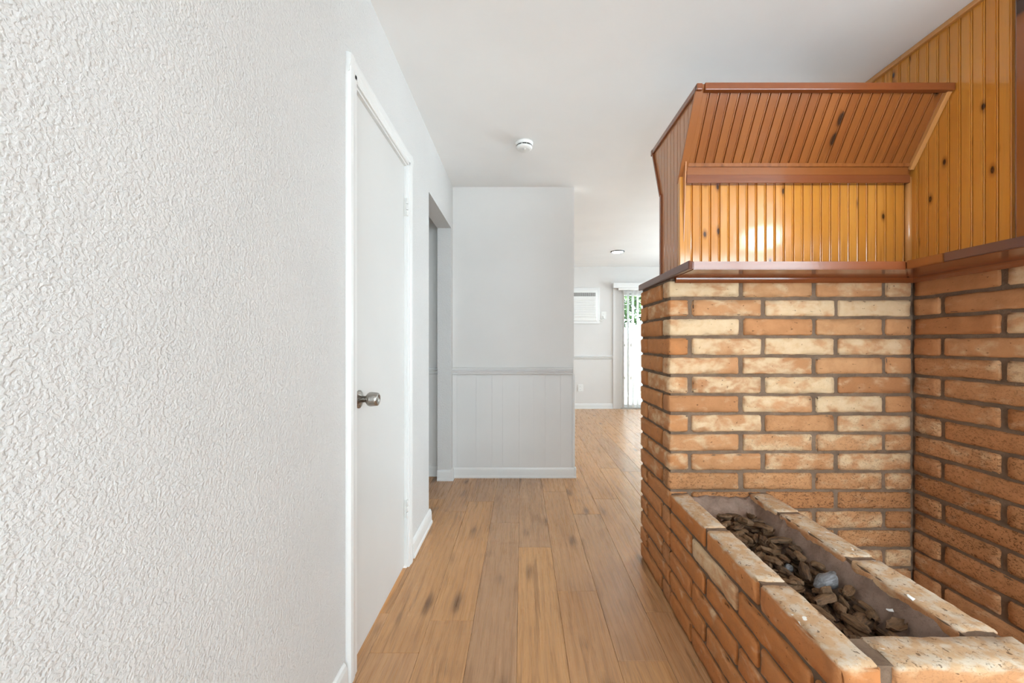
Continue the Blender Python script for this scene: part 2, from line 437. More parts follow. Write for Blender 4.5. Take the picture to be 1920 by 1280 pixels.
base('baseboard_end', (.444, YE-.018, 0), (.444, YE+.12, 0), (1, 0, 0))
jb = base('baseboard_jamb', (XL-T, O1, 0), (XL+.018, O1, 0), (0, -1, 0))
base('baseboard_jamb', (XL, O1-.018, 0), (XL, YE, 0), (1, 0, 0))
base('baseboard_hall', (-2.0, YE+.04, 0), (XL-T, YE+.04, 0), (0, -1, 0))
base('baseboard_far', (-2.0, YF, 0), (1.585, YF, 0), (0, -1, 0))
ZR = .872
for nm, a, b_, o_ in (('trim_1', (XL, YE-.006, ZR), (.432, YE-.006, ZR), (0, -1, 0)), ('trim_2', (-2.0, YE+.04, ZR), (XL-T, YE+.04, ZR), (0, -1, 0)),
                      ('trim_3', (-2.0, YF, ZR-.01), (1.585, YF, ZR-.01), (0, -1, 0))):
    tag(run_profile(nm, rail_prof, a, b_, o_, 'wains'), kind='structure')
# wainscot panels of the end wall, with open joints
xs = [XL, -.55, -.385, -.25, -.16, -.02, .1, .2, .33, .432]
for a, b_ in zip(xs, xs[1:]):
    box('wainscot_panel', a+.0002, b_-.0002, YE-.006, YE+.002, .02, ZR+.02, 'wains', we, .0007, 1)
tag(box('trim_4', .428, .452, YE-.012, YE+.02, .09, .875, 'wains', None, .004, 2), kind='structure')

# ------------------------------------------------------------------ closet door
dr = empty('door_1', (XL, (D0+D1)/2, 0)); tag(dr, kind='structure')
slab = box('door_slab', XL-.046, XL-.010, D0+.014, D1-.014, .012, DZ-.012, 'door', dr, .0015, 1)
cas_prof = [(0, 0), (.010, 0), (.013, .004), (.013, .018), (.016, .026), (.018, .044), (.016, .058), (.006, .064), (0, .064)]
def casing(p0, p1, inward):
    """flat casing on the left wall; profile (outward X, away from opening)"""
    p0, p1 = Vector(p0), Vector(p1); d = p1-p0
    m = frame(p0, (1, 0, 0), -Vector(inward), d)
    if m.to_3x3().determinant() < 0: m = frame(p1, (1, 0, 0), -Vector(inward), -d)
    return prism('casing', cas_prof, m, d.length, 'trim', dr)
casing((XL, D0+.004, 0), (XL, D0+.004, DZ+.06), (0, 1, 0))
casing((XL, D1-.004, 0), (XL, D1-.004, DZ+.06), (0, -1, 0))
casing((XL, D0-.060, DZ-.004), (XL, D1+.060, DZ-.004), (0, 0, -1))
boxes('jamb', [(XL-T+.001, XL+.002, D0, D0+.012, 0, DZ), (XL-T+.001, XL+.002, D1-.012, D1, 0, DZ), (XL-T+.001, XL+.002, D0+.012, D1-.012, DZ-.012, DZ)], 'trim', dr)
boxes('door_stop', [(XL-.062, XL-.047, D0+.012, D0+.024, 0, DZ-.01), (XL-.062, XL-.047, D1-.024, D1-.012, 0, DZ-.01), (XL-.062, XL-.047, D0+.012, D1-.012, DZ-.024, DZ-.012)], 'trim', dr)
KY, KZ = 1.447, .935
mk = frame((XL-.010, KY, KZ), (0, 1, 0), (0, 0, 1), (1, 0, 0))
kn = lathe('knob', [(.012, .0), (.012, .026), (.016, .029), (.0225, .034), (.026, .040), (.0265, .046), (.0245, .066), (.023, .070), (.019, .0725), (.0155, .0725), (.0145, .0705), (.005, .0705), (.004, .0705)], mk, 'nickel', dr, 32)
lathe('rose', [(.0335, 0), (.0335, .003), (.030, .006), (.022, .009), (.014, .0125), (.012, .013)], mk, 'nickel', kn, 36)
for hz in (1.83, .30):
    hx = XL-.004
    h = box('hinge', hx-.006, hx+.004, D1-.0155, D1+.002, hz-.045, hz+.045, 'hingem', dr, .001, 1)
    for q in range(3):
        lathe('hinge_knuckle', [(.0055, 0), (.0062, .001), (.0062, .027), (.0055, .028)], Matrix.Translation((XL+.004, D1-.013, hz-.0445+q*.0302)), 'hingem', h, 12)

# ------------------------------------------------------------------ smoke detector, recessed lamp
def down(x, y, z): return frame((x, y, z), (1, 0, 0), (0, -1, 0), (0, 0, -1))
sd = empty('smoke_detector', (.018, 2.62, ZC)); tag(sd, 'round white smoke detector on the ceiling', 'smoke detector')
mk = down(.018, 2.62, ZC)
lathe('base', [(.058, 0), (.058, .008), (.055, .016), (.053, .022)], mk, 'plastic', sd, 40)
lathe('body', [(.050, .020), (.050, .0285), (.053, .029), (.053, .033), (.050, .040), (.044, .045), (.040, .0455), (.038, .0475), (.036, .048), (.0, .049)], mk, 'plastic', sd, 40)
for k in range(10):
    a0 = 2*PI*k/10+.06; pts = []
    for j in range(5):
        a = a0+j*(2*PI/10-.14)/4; pts.append((.018+.0505*math.cos(a), 2.62+.0505*math.sin(a), ZC-.0248))
    tube('vent_slot', pts, .0030, 'black', sd, 6)
lathe('button', [(.010, .047), (.0095, .051), (.0, .0515)], down(.018, 2.60, ZC), 'plastic', sd, 20)

def downlight(x, y, lab):
    rl = empty('recessed_light', (x, y, ZC)); tag(rl, lab, 'ceiling light', 'recessed lights of the far room')
    mk = down(x, y, ZC)
    lathe('trim_ring', [(.078, -.002), (.100, -.002), (.101, .004), (.095, .010), (.082, .012), (.078, .006)], mk, 'vent', rl, 36)
    lathe('lens', [(.082, .002), (.080, .009), (.05, .012), (.0, .013)], mk, 'lens', rl, 36)
downlight(1.39, 5.73, 'round recessed downlight in the far ceiling near the air conditioner')
downlight(3.0, 5.73, 'added unseen downlight in the far ceiling before the sliding glass door')  # this and the next two are unseen, added to brighten the far room
downlight(3.0, 3.6, 'added unseen downlight in the ceiling behind the brick half wall')
downlight(-.6, 5.2, 'added unseen downlight in the ceiling behind the end wall')

def globe_lamp(x, y, lab, gr=.11):
    t = empty('pendant_globe_lamp', (x, y, ZC)); tag(t, lab, 'lamp')
    mk = down(x, y, ZC)
    lathe('canopy', [(.06, 0), (.058, .012), (.03, .024), (.01, .028)], mk, 'nickel', t)
    lathe('stem', [(.007, .02), (.007, .15)], mk, 'nickel', t, 12)
    lathe('globe', [(.02, .14)]+[(gr*math.sin(q*PI/12), .145+gr-gr*math.cos(q*PI/12)) for q in range(1, 12)]+[(.002, .145+2*gr)], mk, 'globe', t, 24)
globe_lamp(2.45, -.45, 'glowing white globe lamp over the living area')
globe_lamp(.3, -1.0, 'small unseen globe lamp added over the entry by the added glazed door', .075)  # unseen lamp added to brighten the return wall and entry

# ------------------------------------------------------------------ unseen windows and glazed door, added to light the rooms
bw = empty('window_1', ((BX0+BX1)/2, YB-.05, BZ0)); tag(bw, kind='structure')
boxes('window_frame', [(BX0, BX0+.05, YB-.09, YB-.02, BZ0, BZ1), (BX1-.05, BX1, YB-.09, YB-.02, BZ0, BZ1), (BX0, BX1, YB-.09, YB-.02, BZ0, BZ0+.05), (BX0, BX1, YB-.09, YB-.02, BZ1-.05, BZ1), (2.48, 2.52, YB-.09, YB-.02, BZ0, BZ1)], 'trim', bw)
for a, b_ in ((BX0+.05, 2.48), (2.52, BX1-.05)): box('pane', a, b_, YB-.058, YB-.052, BZ0+.05, BZ1-.05, 'glass', bw)

fd = empty('added_door_3', ((FX0+FX1)/2, YB-.05, 0)); tag(fd, kind='structure')
boxes('door_frame', [(FX0, FX0+.06, YB-.09, YB-.02, 0, FZ), (FX1-.06, FX1, YB-.09, YB-.02, 0, FZ), (FX0, FX1, YB-.09, YB-.02, 0, .06), (FX0, FX1, YB-.09, YB-.02, FZ-.06, FZ), (FX0, FX1, YB-.09, YB-.02, .9, .96)], 'trim', fd)
for a, b_ in ((.06, .9), (.96, FZ-.06)): box('pane', FX0+.06, FX1-.06, YB-.058, YB-.052, a, b_, 'glass', fd)
for i, (a, b_) in enumerate(RW):
    sw = empty('window_%d' % (i+2), (XR+.05, (a+b_)/2, .5)); tag(sw, kind='structure')
    mid_ = (a+b_)/2; xx0, xx1 = XR+.02, XR+.09
    boxes('window_frame', [(xx0, xx1, a, a+.05, .5, 2.34), (xx0, xx1, b_-.05, b_, .5, 2.34), (xx0, xx1, a, b_, .5, .55), (xx0, xx1, a, b_, 2.29, 2.34), (xx0, xx1, mid_-.02, mid_+.02, .5, 2.34)], 'trim', sw)
    for c0, c1 in ((a+.05, mid_-.02), (mid_+.02, b_-.05)): box('pane', XR+.052, XR+.058, c0, c1, .55, 2.29, 'glass', sw)

# ------------------------------------------------------------------ bricks
BH, PIT, JT = .0695, .0833, .019
ZT = [1.3265+PIT-PIT*k for k in range(17)]        # top of course k (0 = under the mantel)
bcache = {}
def lines(d, stepd):
    e = min(.006, d*.2); n = max(1, round((d-2*e)/stepd))
    return [0, e]+[e+(d-2*e)*i/n for i in range(1, n)]+[d-e, d]
def rough_block(dx, dy, dz, var):
    key = (round(dx, 3), round(dy, 3), round(dz, 3), var)
    if key in bcache: return bcache[key]
    L = [lines(d, s) for d, s in zip(key[:3], (.022, .022, .02))]
    n = [len(l)-1 for l in L]; idx = {}; vs_ = []; seed = Vector((hash(key) % 97, var*7.3, (hash(key)//97) % 89))
    def vert(i, j, k):
        t = (i, j, k)
        if t in idx: return idx[t]
        p = Vector((L[0][i]-key[0]/2, L[1][j]-key[1]/2, L[2][k]-key[2]/2))
        sg = [(-1 if a == 0 else 1 if a == m else 0) for a, m in zip(t, n)]
        ext = sum(1 for s in sg if s)
        q = p*38+seed
        if ext >= 2:
            chip = max(0, noise.noise(p*55+seed*1.7)-.08)*.018+.0022*(ext-1)
            for a in range(3): p[a] -= sg[a]*chip
        p += noise.noise_vector(q)*.0025
        p += noise.noise_vector(p*13+seed)*.0020
        idx[t] = len(vs_); vs_.append(p); return idx[t]
    fs = []
    for ax in range(3):
        u, w = (ax+1) % 3, (ax+2) % 3
        for side in (0, n[ax]):
            for a in range(n[u]):
                for c in range(n[w]):
                    def T_(aa, cc):
                        t = [0, 0, 0]; t[ax] = side; t[u] = aa; t[w] = cc; return vert(*t)
                    f = [T_(a, c), T_(a+1, c), T_(a+1, c+1), T_(a, c+1)]
                    fs.append(f if side else f[::-1])
    me = mesh('brick', vs_, fs)
    for p in me.polygons: p.use_smooth = True
    bcache[key] = me; return me
brng = random.Random(11)
def brick(par, x0, x1, y0, y1, z0, z1, cream=.2, pit=0., top=0., warm=0.):
    j = lambda s: brng.uniform(-s, s)
    me = rough_block(x1-x0, y1-y0, z1-z0, brng.randrange(5))
    m = Matrix.Translation(((x0+x1)/2+j(.0012), (y0+y1)/2+j(.0012), (z0+z1)/2+j(.0012))) @ Matrix.Rotation(j(.006), 4, 'Y') @ Matrix.Rotation(j(.006), 4, 'X') @ Matrix.Rotation(j(.006), 4, 'Z')
    o = link('brick', me, 'brick', par, mtx=m)
    o['cream'] = float(cream); o['pit'] = float(pit); o['top'] = float(top); o['warm'] = float(warm)
    return o
W = .082
dv = empty('wall_divider', (DX, DY0, 0)); tag(dv, kind='structure')
R = .009
box('mortar', DX+R, RX+.02, DY0+R, DY1-R, 0, 1.419, 'mortar', dv)
CR = {0: (.8, .35, .35, .6), 1: (.7, .35, .8, .95), 2: (.9, .15, .15, .2), 3: (.05, .65, .7, .6), 4: (.5, .6, .15, .15), 5: (.9, .6, .8, .2),
      6: (.12, .6, .8, .05), 7: (.7, .6, .05, .6), 8: (.4, .55, .5, .35), 9: (.7, .3, .45, .55), 10: (.25, .15, .4, .5),
      11: (.1, .1, .1, .1), 12: (.2, .3, .5, .1), 13: (.1, .2, .15, .2), 14: (.2, .3, .5, .6), 15: (.2, .2, .3, .3), 16: (.2, .2, .2, .2)}
for k in range(17):
    z1 = ZT[k]; z0 = max(z1-BH, .0); cr = CR[k]
    pit = [0, 0, 0, 0, 0, .1, .1, .2, .35, .35, .6, .95, .7, .9, .5, .4, .3][k]
    if k % 2 == 0:      # stretcher at the corner, its end on the side face
        row = [(DX, .940), (.960, 1.257), (1.276, 1.561), (1.578, 1.686)]
        sd_ = [(1.811, DY1)]
    else:               # long side on the side face, its end on the front
        row = [None, (.738, 1.036), (1.056, 1.353), (1.372, 1.684)]
        sd_ = [(DY0, 2.004), (2.022, DY1)]
    for i, r in enumerate(row):
        if r is None: continue
        if k >= 11 and r[1] < .98: continue      # inside the planter
        p = pit*(1.0 if r[0] > .95 or k > 9 else .4)
        brick(dv, r[0], r[1], DY0, DY0+W, z0, z1, cr[i], p)
    for i, (a, b_) in enumerate(sd_):
        if k % 2 == 1: cc = cr[0] if i == 0 else brng.uniform(0, .3)
        else: cc = brng.uniform(.05, .4)
        brick(dv, DX, DX+W, a, b_, z0, z1, cc*.7, pit*.15, 0, .7)
    if k >= 11 and k % 2 == 0: brick(dv, DX, DX+W, DY0, 1.793, z0, z1, .1, pit*.15)

# return wall: bricks below, boards above
wb_ = empty('wall_return', (RX, DY0, 0)); tag(wb_, kind='structure')
box('mortar', RX+R, PX+.02, RYN+R, DY1-R, 0, 1.419, 'mortar', wb_)
box('stud_wall', PX+.012, PX+.12, RYN, 2.175, 0, ZC, 'wall', wb_)
for k in range(17):
    z1 = ZT[k]; z0 = max(z1-BH, 0)
    pit = [0, 0, .05, .05, .3, .35, .35, .6, .7, .6, .9, 1, 1, .7, .5, .35, .3][k]
    if k % 2 == 0: segs = [(1.401, 1.704), (1.084, 1.380), (RYN, 1.064)]
    else: segs = [(1.602, 1.708), (1.290, 1.584), (.976, 1.270), (RYN, .957)]
    for i, (a, b_) in enumerate(segs):
        cc = brng.uniform(.0, .3)
        if k in (7, 5) and i == 0: cc = .45
        if k in (0, 2, 4) and i == 1: cc = .75
        brick(wb_, RX, RX+W, a, b_, z0, z1, cc, pit)

# ------------------------------------------------------------------ beadboard
BW = .042
def bead_profile(w, plain=False):
    if plain or w < .02: return [(0, -.012), (0, -.006), (.0008, -.006), (.0024, 0), (w-.0024, 0), (w-.0008, -.006), (w, -.006), (w, -.012)]
    return [(0, -.012), (0, -.0070), (.0008, -.0070), (.0024, -.0002), (.0034, 0), (w-.0100, 0), (w-.0088, -.0030), (w-.0076, -.0030), (w-.0064, -.0006), (w-.0043, 0), (w-.0024, -.0006), (w-.0010, -.0070), (w, -.0070), (w, -.012)]
bdcache = {}
def board(par, mtx, w, h0, h1, mat, plain=False):
    """h0/h1: functions of u giving bottom/top local z"""
    prof = bead_profile(w, plain)
    key = (round(w, 4), tuple(round(h0(u), 4) for u, _ in prof), tuple(round(h1(u), 4) for u, _ in prof), mat)
    if key not in bdcache:
        n = len(prof); vs_ = [(u, v, h0(u)) for u, v in prof]+[(u, v, h1(u)) for u, v in prof]
        fs = [(i, (i+1) % n, n+(i+1) % n, n+i) for i in range(n)]+[tuple(range(n))[::-1], tuple(range(n, 2*n))]
        bm = bmesh.new(); me = mesh('b', vs_, fs); bm.from_mesh(me); bpy.data.meshes.remove(me); bdcache[key] = fix(bm, 'board')
    return link('board', bdcache[key], mat, par, mtx=mtx)
def const(v): return lambda u: v

MZ0, MZ1 = 1.419, 1.450          # mantel
HB0, HB1, HZ0, HZ1 = 1.80, 2.044, 1.90, 2.19
HT0, HT1 = 1.618, 2.168
HX = .722
# return wall boards: local x = -Y (to the camera's right), outward = -X
y = 2.175
while y > RYN+.005:
    w = min(BW, y-RYN)
    if not (1.40 > y-BW/2 > 1.32):
        board(wb_, frame((PX, y, 0), (0, -1, 0), (-1, 0, 0), (0, 0, 1)), w, const(MZ1), const(ZC-.001), 'amber')
    y -= BW
def stick(name, par, p0, p1, wdir, w, d, mat, bev=.002):
    """trim stick from p0 to p1; width along wdir, depth d along the third axis, origin at its corner"""
    p0, p1 = Vector(p0), Vector(p1); za = (p1-p0).normalized(); xa = Vector(wdir)
    xa = (xa-za*xa.dot(za)).normalized(); ya = za.cross(xa)
    bm = bmesh.new(); bm_box(bm, 0, w, 0, d, 0, (p1-p0).length, bev, 2)
    return link(name, fix(bm, name), mat, par, mtx=frame(p0, xa, ya, za))
box('corner_trim', PX-.010, PX+.013, 1.317, 1.402, MZ1, ZC-.001, 'rust', wb_, .003)
box('ceiling_trim', PX-.016, PX+.005, RYN, 2.175, ZC-.022, ZC-.0005, 'strip', wb_, .004)

pt = empty('beadboard_partition', (HX, HB0, MZ1))
tag(pt, 'varnished pine beadboard partition with flared top standing on the mantel above brick', 'partition')
# front of the body
x = HX+.012
while x < PX-.004:
    w = min(BW, PX-x)
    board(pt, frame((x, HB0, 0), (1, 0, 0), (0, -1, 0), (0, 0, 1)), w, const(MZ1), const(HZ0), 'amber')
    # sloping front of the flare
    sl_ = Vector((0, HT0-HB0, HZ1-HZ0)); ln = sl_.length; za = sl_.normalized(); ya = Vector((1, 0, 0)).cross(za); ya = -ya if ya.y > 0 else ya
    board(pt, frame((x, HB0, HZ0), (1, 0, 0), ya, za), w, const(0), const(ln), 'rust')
    x += BW
# left side of body and flare: local x = -Y? outward = -X, width runs toward the viewer
def side_bottom(yy):
    if yy < HB0: return HZ0+(HB0-yy)/(HB0-HT0)*(HZ1-HZ0)
    if yy > HB1: return HZ0+(yy-HB1)/(HT1-HB1)*(HZ1-HZ0)
    return MZ1
y = HT1
edges = []
while y > HT0+.002:
    nxt = max(HT0, y-BW)
    for lim in (HB1, HB0):
        if nxt < lim-.0005 < y-.001: nxt = lim
    edges.append((nxt, y)); y = nxt
for a, b_ in edges:
    mid = (a+b_)/2
    f = (lambda u, b_=b_, inside=(HB0 <= mid <= HB1): MZ1 if inside else min(HZ1-.002, side_bottom(min(max(b_-u, HT0), HT1)) if not (HB0 < b_-u < HB1) else HZ0))
    board(pt, frame((HX, b_, 0), (0, -1, 0), (-1, 0, 0), (0, 0, 1)), b_-a, f, const(HZ1), 'side_sheen', True)
# closing panels not made of single visible boards: back of the body and flare, tray
boxes('back_panel', [(HX+.013, PX, HB1-.013, HB1, MZ1, HZ0)], 'amber', pt)
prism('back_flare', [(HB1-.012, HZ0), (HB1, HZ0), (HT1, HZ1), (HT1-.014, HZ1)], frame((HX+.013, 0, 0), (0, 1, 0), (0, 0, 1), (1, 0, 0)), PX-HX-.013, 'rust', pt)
box('tray', HX+.012, PX, HB0-.03, HB1+.03, HZ0+.03, HZ0+.045, 'rust', pt)
# trims
def xbar(name, x0, x1, y0, y1, z0, z1, mat, bev=.003):
    return stick(name, pt, (x0, y0, z0), (x1, y0, z0), (0, 1, 0), y1-y0, z1-z0, mat, bev)
xbar('top_rail', HX+.022, PX-.001, HT0-.016, HT0+.008, HZ1-.024, HZ1+.006, 'trimw')
xbar('top_rail', HX-.012, PX-.001, HT1-.010, HT1+.012, HZ1-.024, HZ1+.006, 'trimw')
stick('side_cap', pt, (HX+.014, HT0-.012, HZ1+.006), (HX+.014, HT1+.012, HZ1+.006), (0, 0, -1), .026, .024, 'trimw', .003)
nrm = Vector((0, -(HZ1-HZ0), -(HB0-HT0))).normalized()
def slope_stick(name, x0, x1, s0, s1, dep, mat, lift=0.0):
    d = Vector((0, HT0-HB0, HZ1-HZ0)); p0 = Vector((x0, HB0, HZ0))+d*s0+nrm*lift
    m = frame(p0, (1, 0, 0), nrm, d)
    bm = bmesh.new(); bm_box(bm, 0, x1-x0, -.002, dep, 0, d.length*(s1-s0), .002, 2)
    return link(name, fix(bm, name), mat, pt, mtx=m)
slope_stick('corner_trim', HX-.010, HX+.024, -.10, 1.02, .009, 'rust')
slope_stick('corner_strip', PX-.022, PX-.002, .08, .985, .016, 'strip')
d_ = Vector((0, HT1-HB1, HZ1-HZ0)); nb = Vector((0, (HZ1-HZ0), -(HT1-HB1))).normalized()
bm = bmesh.new(); bm_box(bm, 0, .02, -.003, .008, 0, d_.length, .002, 2)
link('corner_trim', fix(bm, 'corner_trim'), 'trimw', pt, mtx=frame((HX-.010, HB1, HZ0), (1, 0, 0), nb, d_))
xbar('rail', HX+.020, PX-.020, HB0-.022, HB0+.002, HZ0-.006, HZ0+.034, 'rust')
xbar('rail', HX+.016, PX-.020, HB0-.030, HB0+.002, HZ0-.043, HZ0-.006, 'trimw')
box('corner_trim', HX-.008, HX+.018, HB0-.012, HB0+.014, MZ1, HZ0-.008, 'amber', pt, .003)
box('corner_trim', HX-.008, HX+.012, HB1-.012, HB1+.010, MZ1, HZ0+.004, 'trimw', pt, .003)
lathe('corner_strip', [(.013, MZ1), (.013, HZ0-.01)], Matrix.Translation((PX-.006, HB0-.004, 0)), 'strip', pt, 16)

# ------------------------------------------------------------------ mantel shelf
ms = empty('mantel_shelf', (DX, 1.50, MZ0)); tag(ms, 'red-brown varnished wooden mantel shelf capping the brick half wall', 'shelf')
MX = 1.46
def slabp(name, poly, z0, z1, mat, bev=.003):
    return prism(name, poly, Matrix.Translation((0, 0, z0)), z1-z0, mat, ms, bev)
# planks of the shelf run along X / Y, so turn local Z (grain) by building in a rotated frame
def slab_along(name, poly, z0, z1, mat, axis, bev=.003):
    bm = bmesh.new()
    vs_ = [bm.verts.new((px, py, z0)) for px, py in poly]; f = bm.faces.new(vs_)
    r = bmesh.ops.extrude_face_region(bm, geom=[f])
    for v in r['geom']:
        if isinstance(v, bmesh.types.BMVert): v.co.z = z1
    bmesh.ops.bevel(bm, geom=bm.edges[:], offset=bev, segments=2, affect='EDGES')
    m = frame((0, 0, 0), (0, 0, 1), (0, 1, 0), (-1, 0, 0)) if axis == 'x' else frame((0, 0, 0), (1, 0, 0), (0, 0, -1), (0, 1, 0))
    bm.transform(m.inverted())
    return link(name, fix(bm, name), mat, ms, mtx=m)
slab_along('front_board', [(DX+.012, 1.50), (MX-.0005, 1.50), (PX-.0005, 1.80), (PX-.0005, DY1), (DX+.012, DY1)], MZ0, MZ1, 'trimw', 'x')
slab_along('side_board', [(MX+.0005, RYN), (PX, RYN), (PX, 1.80), (MX+.0005, 1.50)], MZ0, MZ1, 'trimw', 'y')
tag(slab_along('edge_strip', [(DX-.010, 1.488), (DX+.012, 1.50), (DX+.012, DY1+.004), (DX-.010, DY1+.004)], MZ0, MZ1+.001, 'edge', 'y'), 'dark stained end edge')
tag(slab_along('edge_strip', [(MX-.006, RYN), (MX+.002, RYN), (MX+.002, 1.365), (MX-.006, 1.365)], MZ0+.001, MZ1+.0012, 'edge', 'y', .002), 'dark stained worn edge')
tag(slab_along('edge_strip', [(MX-.006, 1.366), (MX+.002, 1.366), (MX+.002, 1.502), (MX-.006, 1.494)], MZ0+.001, MZ1+.0012, 'rust', 'y', .002), 'orange varnished edge')
q = [(0, 0), (.012, 0), (.017, .004), (.019, .010), (.019, .020), (0, .020)]
run_profile('moulding', [(0, -.02), (.006, -.02), (.012, -.014), (.016, -.006), (.017, 0.001), (0, .001)], (DX+.025, DY0+.002, MZ0), (RX, DY0+.002, MZ0), (0, -1, 0), 'trimw', ms)
run_profile('moulding', [(0, -.02), (.006, -.02), (.012, -.014), (.016, -.006), (.017, 0.001), (0, .001)], (RX+.002, RYN, MZ0), (RX+.002, DY0, MZ0), (-1, 0, 0), 'trimw', ms)

# ------------------------------------------------------------------ planter
PY0 = .788; IX0, IX1 = .980, 1.070
pl = empty('brick_planter', (DX, PY0, 0)); tag(pl, 'low narrow brick planter box against the brick half wall', 'planter')
ztop = ZT[11]
boxes('mortar', [(DX+R, DX+W-.004, PY0+R, DY0+.012, 0, ztop-.003), (IX0+.004, IX1-R, PY0+R, DY0+.012, 0, ztop-.003), (DX+W-.004, IX0+.004, PY0+R, PY0+W, 0, ztop-.003)], 'mortar', pl)
for k in range(11, 17):
    z1 = ZT[k]; z0 = max(z1-BH, .0); t = 1.0 if k == 11 else 0.
    if k % 2 == 1:
        outer = [(1.388, DY0-.008), (1.074, 1.372), (PY0, 1.060)]
        inner = [(1.520, DY0-.005), (1.198, 1.505), (.888, 1.183)]
        endr = [(.745, IX1+.012)]
        e0 = .888
    else:
        outer = [(1.498, DY0-.006), (1.182, 1.484), (.876, 1.168), (PY0, .862)]
        inner = [(1.36, 1.66), (1.045, 1.34), (.886, 1.03)]
        endr = [(.735, .905), (.922, IX1+.006)]
    for i, (a, b_) in enumerate(outer):
        cc = brng.uniform(0, .25)
        if k == 12 and i == 1: cc = .75
        if k == 13 and i == 1: cc = .1
        if k == 15 and i == 2: cc = .5
        brick(pl, DX, DX+W, a, b_, z0, z1, cc, .08, t, 1.0 if cc < .4 else .2)
    for a, b_ in inner: brick(pl, IX0, IX1, a, b_, z0, z1, .4, .2, t)
    for a, b_ in endr: brick(pl, a, b_, PY0, PY0+W+.006, z0, z1, .3, .2, t)
# lining: one rough skin of mortar over the trough
def trough_h(x, y):
    fx = min(1, max(0, (x-.932)/.052)); fy = min(1, max(0, (y-1.56)/.13)); fn = min(1, max(0, (.905-y)/.03))
    fl_ = min(1, max(0, (.735-x)/.02))
    h0 = .366+.030*(y-.9)/.75
    h = h0+(.482-h0)*max(fx**1.1, fn, fl_*.6, fy**1.1*.95)
    h = min(h, ztop-.012)
    return h+.011*noise.noise(Vector((x*22, y*22, 3)))+.006*noise.noise(Vector((x*60, y*60, 8)))
nx, ny = 44, 120; x0, x1, y0_, y1_ = DX+.06, IX0+.012, PY0+.07, DY0+.004
vs_ = [(x0+(x1-x0)*i/nx, y0_+(y1_-y0_)*j/ny, trough_h(x0+(x1-x0)*i/nx, y0_+(y1_-y0_)*j/ny)) for j in range(ny+1) for i in range(nx+1)]
fs = [(j*(nx+1)+i, j*(nx+1)+i+1, (j+1)*(nx+1)+i+1, (j+1)*(nx+1)+i) for j in range(ny) for i in range(nx)]
nb_ = len(vs_)
ring = [i for i in range(nx+1)]+[j*(nx+1)+nx for j in range(1, ny+1)]+[ny*(nx+1)+i for i in range(nx-1, -1, -1)]+[j*(nx+1) for j in range(ny-1, 0, -1)]
for i in ring: vs_.append((vs_[i][0], vs_[i][1], .20))
for a in range(len(ring)):
    b_ = (a+1) % len(ring); fs.append((ring[a], nb_+a, nb_+b_, ring[b_]))
fs.append(tuple(nb_+a for a in range(len(ring))))
bm = bmesh.new(); me = mesh('mortar_lining', vs_, fs); bm.from_mesh(me); bpy.data.meshes.remove(me)
ml = link('mortar_lining', fix(bm, 'mortar_lining'), 'parge', pl, smooth=True)

# bark chips: each one an object
def chip_mesh(seed):
    rg = random.Random(seed); L_ = rg.uniform(.036, .078); w_ = rg.uniform(.015, .032); t_ = rg.uniform(.005, .011); cv = rg.uniform(-.010, .012)
    na, nb2 = 8, 5; vs_, fs = [], []; sv = Vector((seed*3.1, seed*1.7, 0))
    for sgn in (1, -1):
        for i in range(na+1):
            u = i/na*2-1; wid = (1-abs(u)**3.0*.65)*(1+.35*noise.noise(Vector((u*1.6, seed*5.0, 0))))
            for j in range(nb2+1):
                v = j/nb2*2-1
                edge = 0 if abs(v) > .99 or abs(u) > .99 else 1
                z = sgn*t_*.5*(.35+.65*edge)*(1+.5*noise.noise(Vector((u*3, v*6, seed*2.2+sgn))))+cv*(v*v)+cv*.5*u*u
                vs_.append(Vector((u*L_/2+.004*noise.noise(Vector((v*3, seed, 9))), v*w_/2*wid+.004*noise.noise(Vector((u*2, seed, 4))), z)))
    N = (na+1)*(nb2+1); id_ = lambda s, i, j: s*N+i*(nb2+1)+j
    for i in range(na):
        for j in range(nb2):
            fs.append((id_(0, i, j), id_(0, i+1, j), id_(0, i+1, j+1), id_(0, i, j+1))); fs.append((id_(1, i, j), id_(1, i, j+1), id_(1, i+1, j+1), id_(1, i+1, j)))
    for i in range(na):
        for j in (0, nb2): fs.append((id_(0, i, j), id_(1, i, j), id_(1, i+1, j), id_(0, i+1, j)))
    for j in range(nb2):
        for i in (0, na): fs.append((id_(0, i, j), id_(0, i, j+1), id_(1, i, j+1), id_(1, i, j)))
    bm = bmesh.new(); me = mesh('c', vs_, fs); bm.from_mesh(me); bpy.data.meshes.remove(me)
    return fix(bm, 'bark_chip')
chips = [chip_mesh(s) for s in range(1, 13)]
crng = random.Random(5)
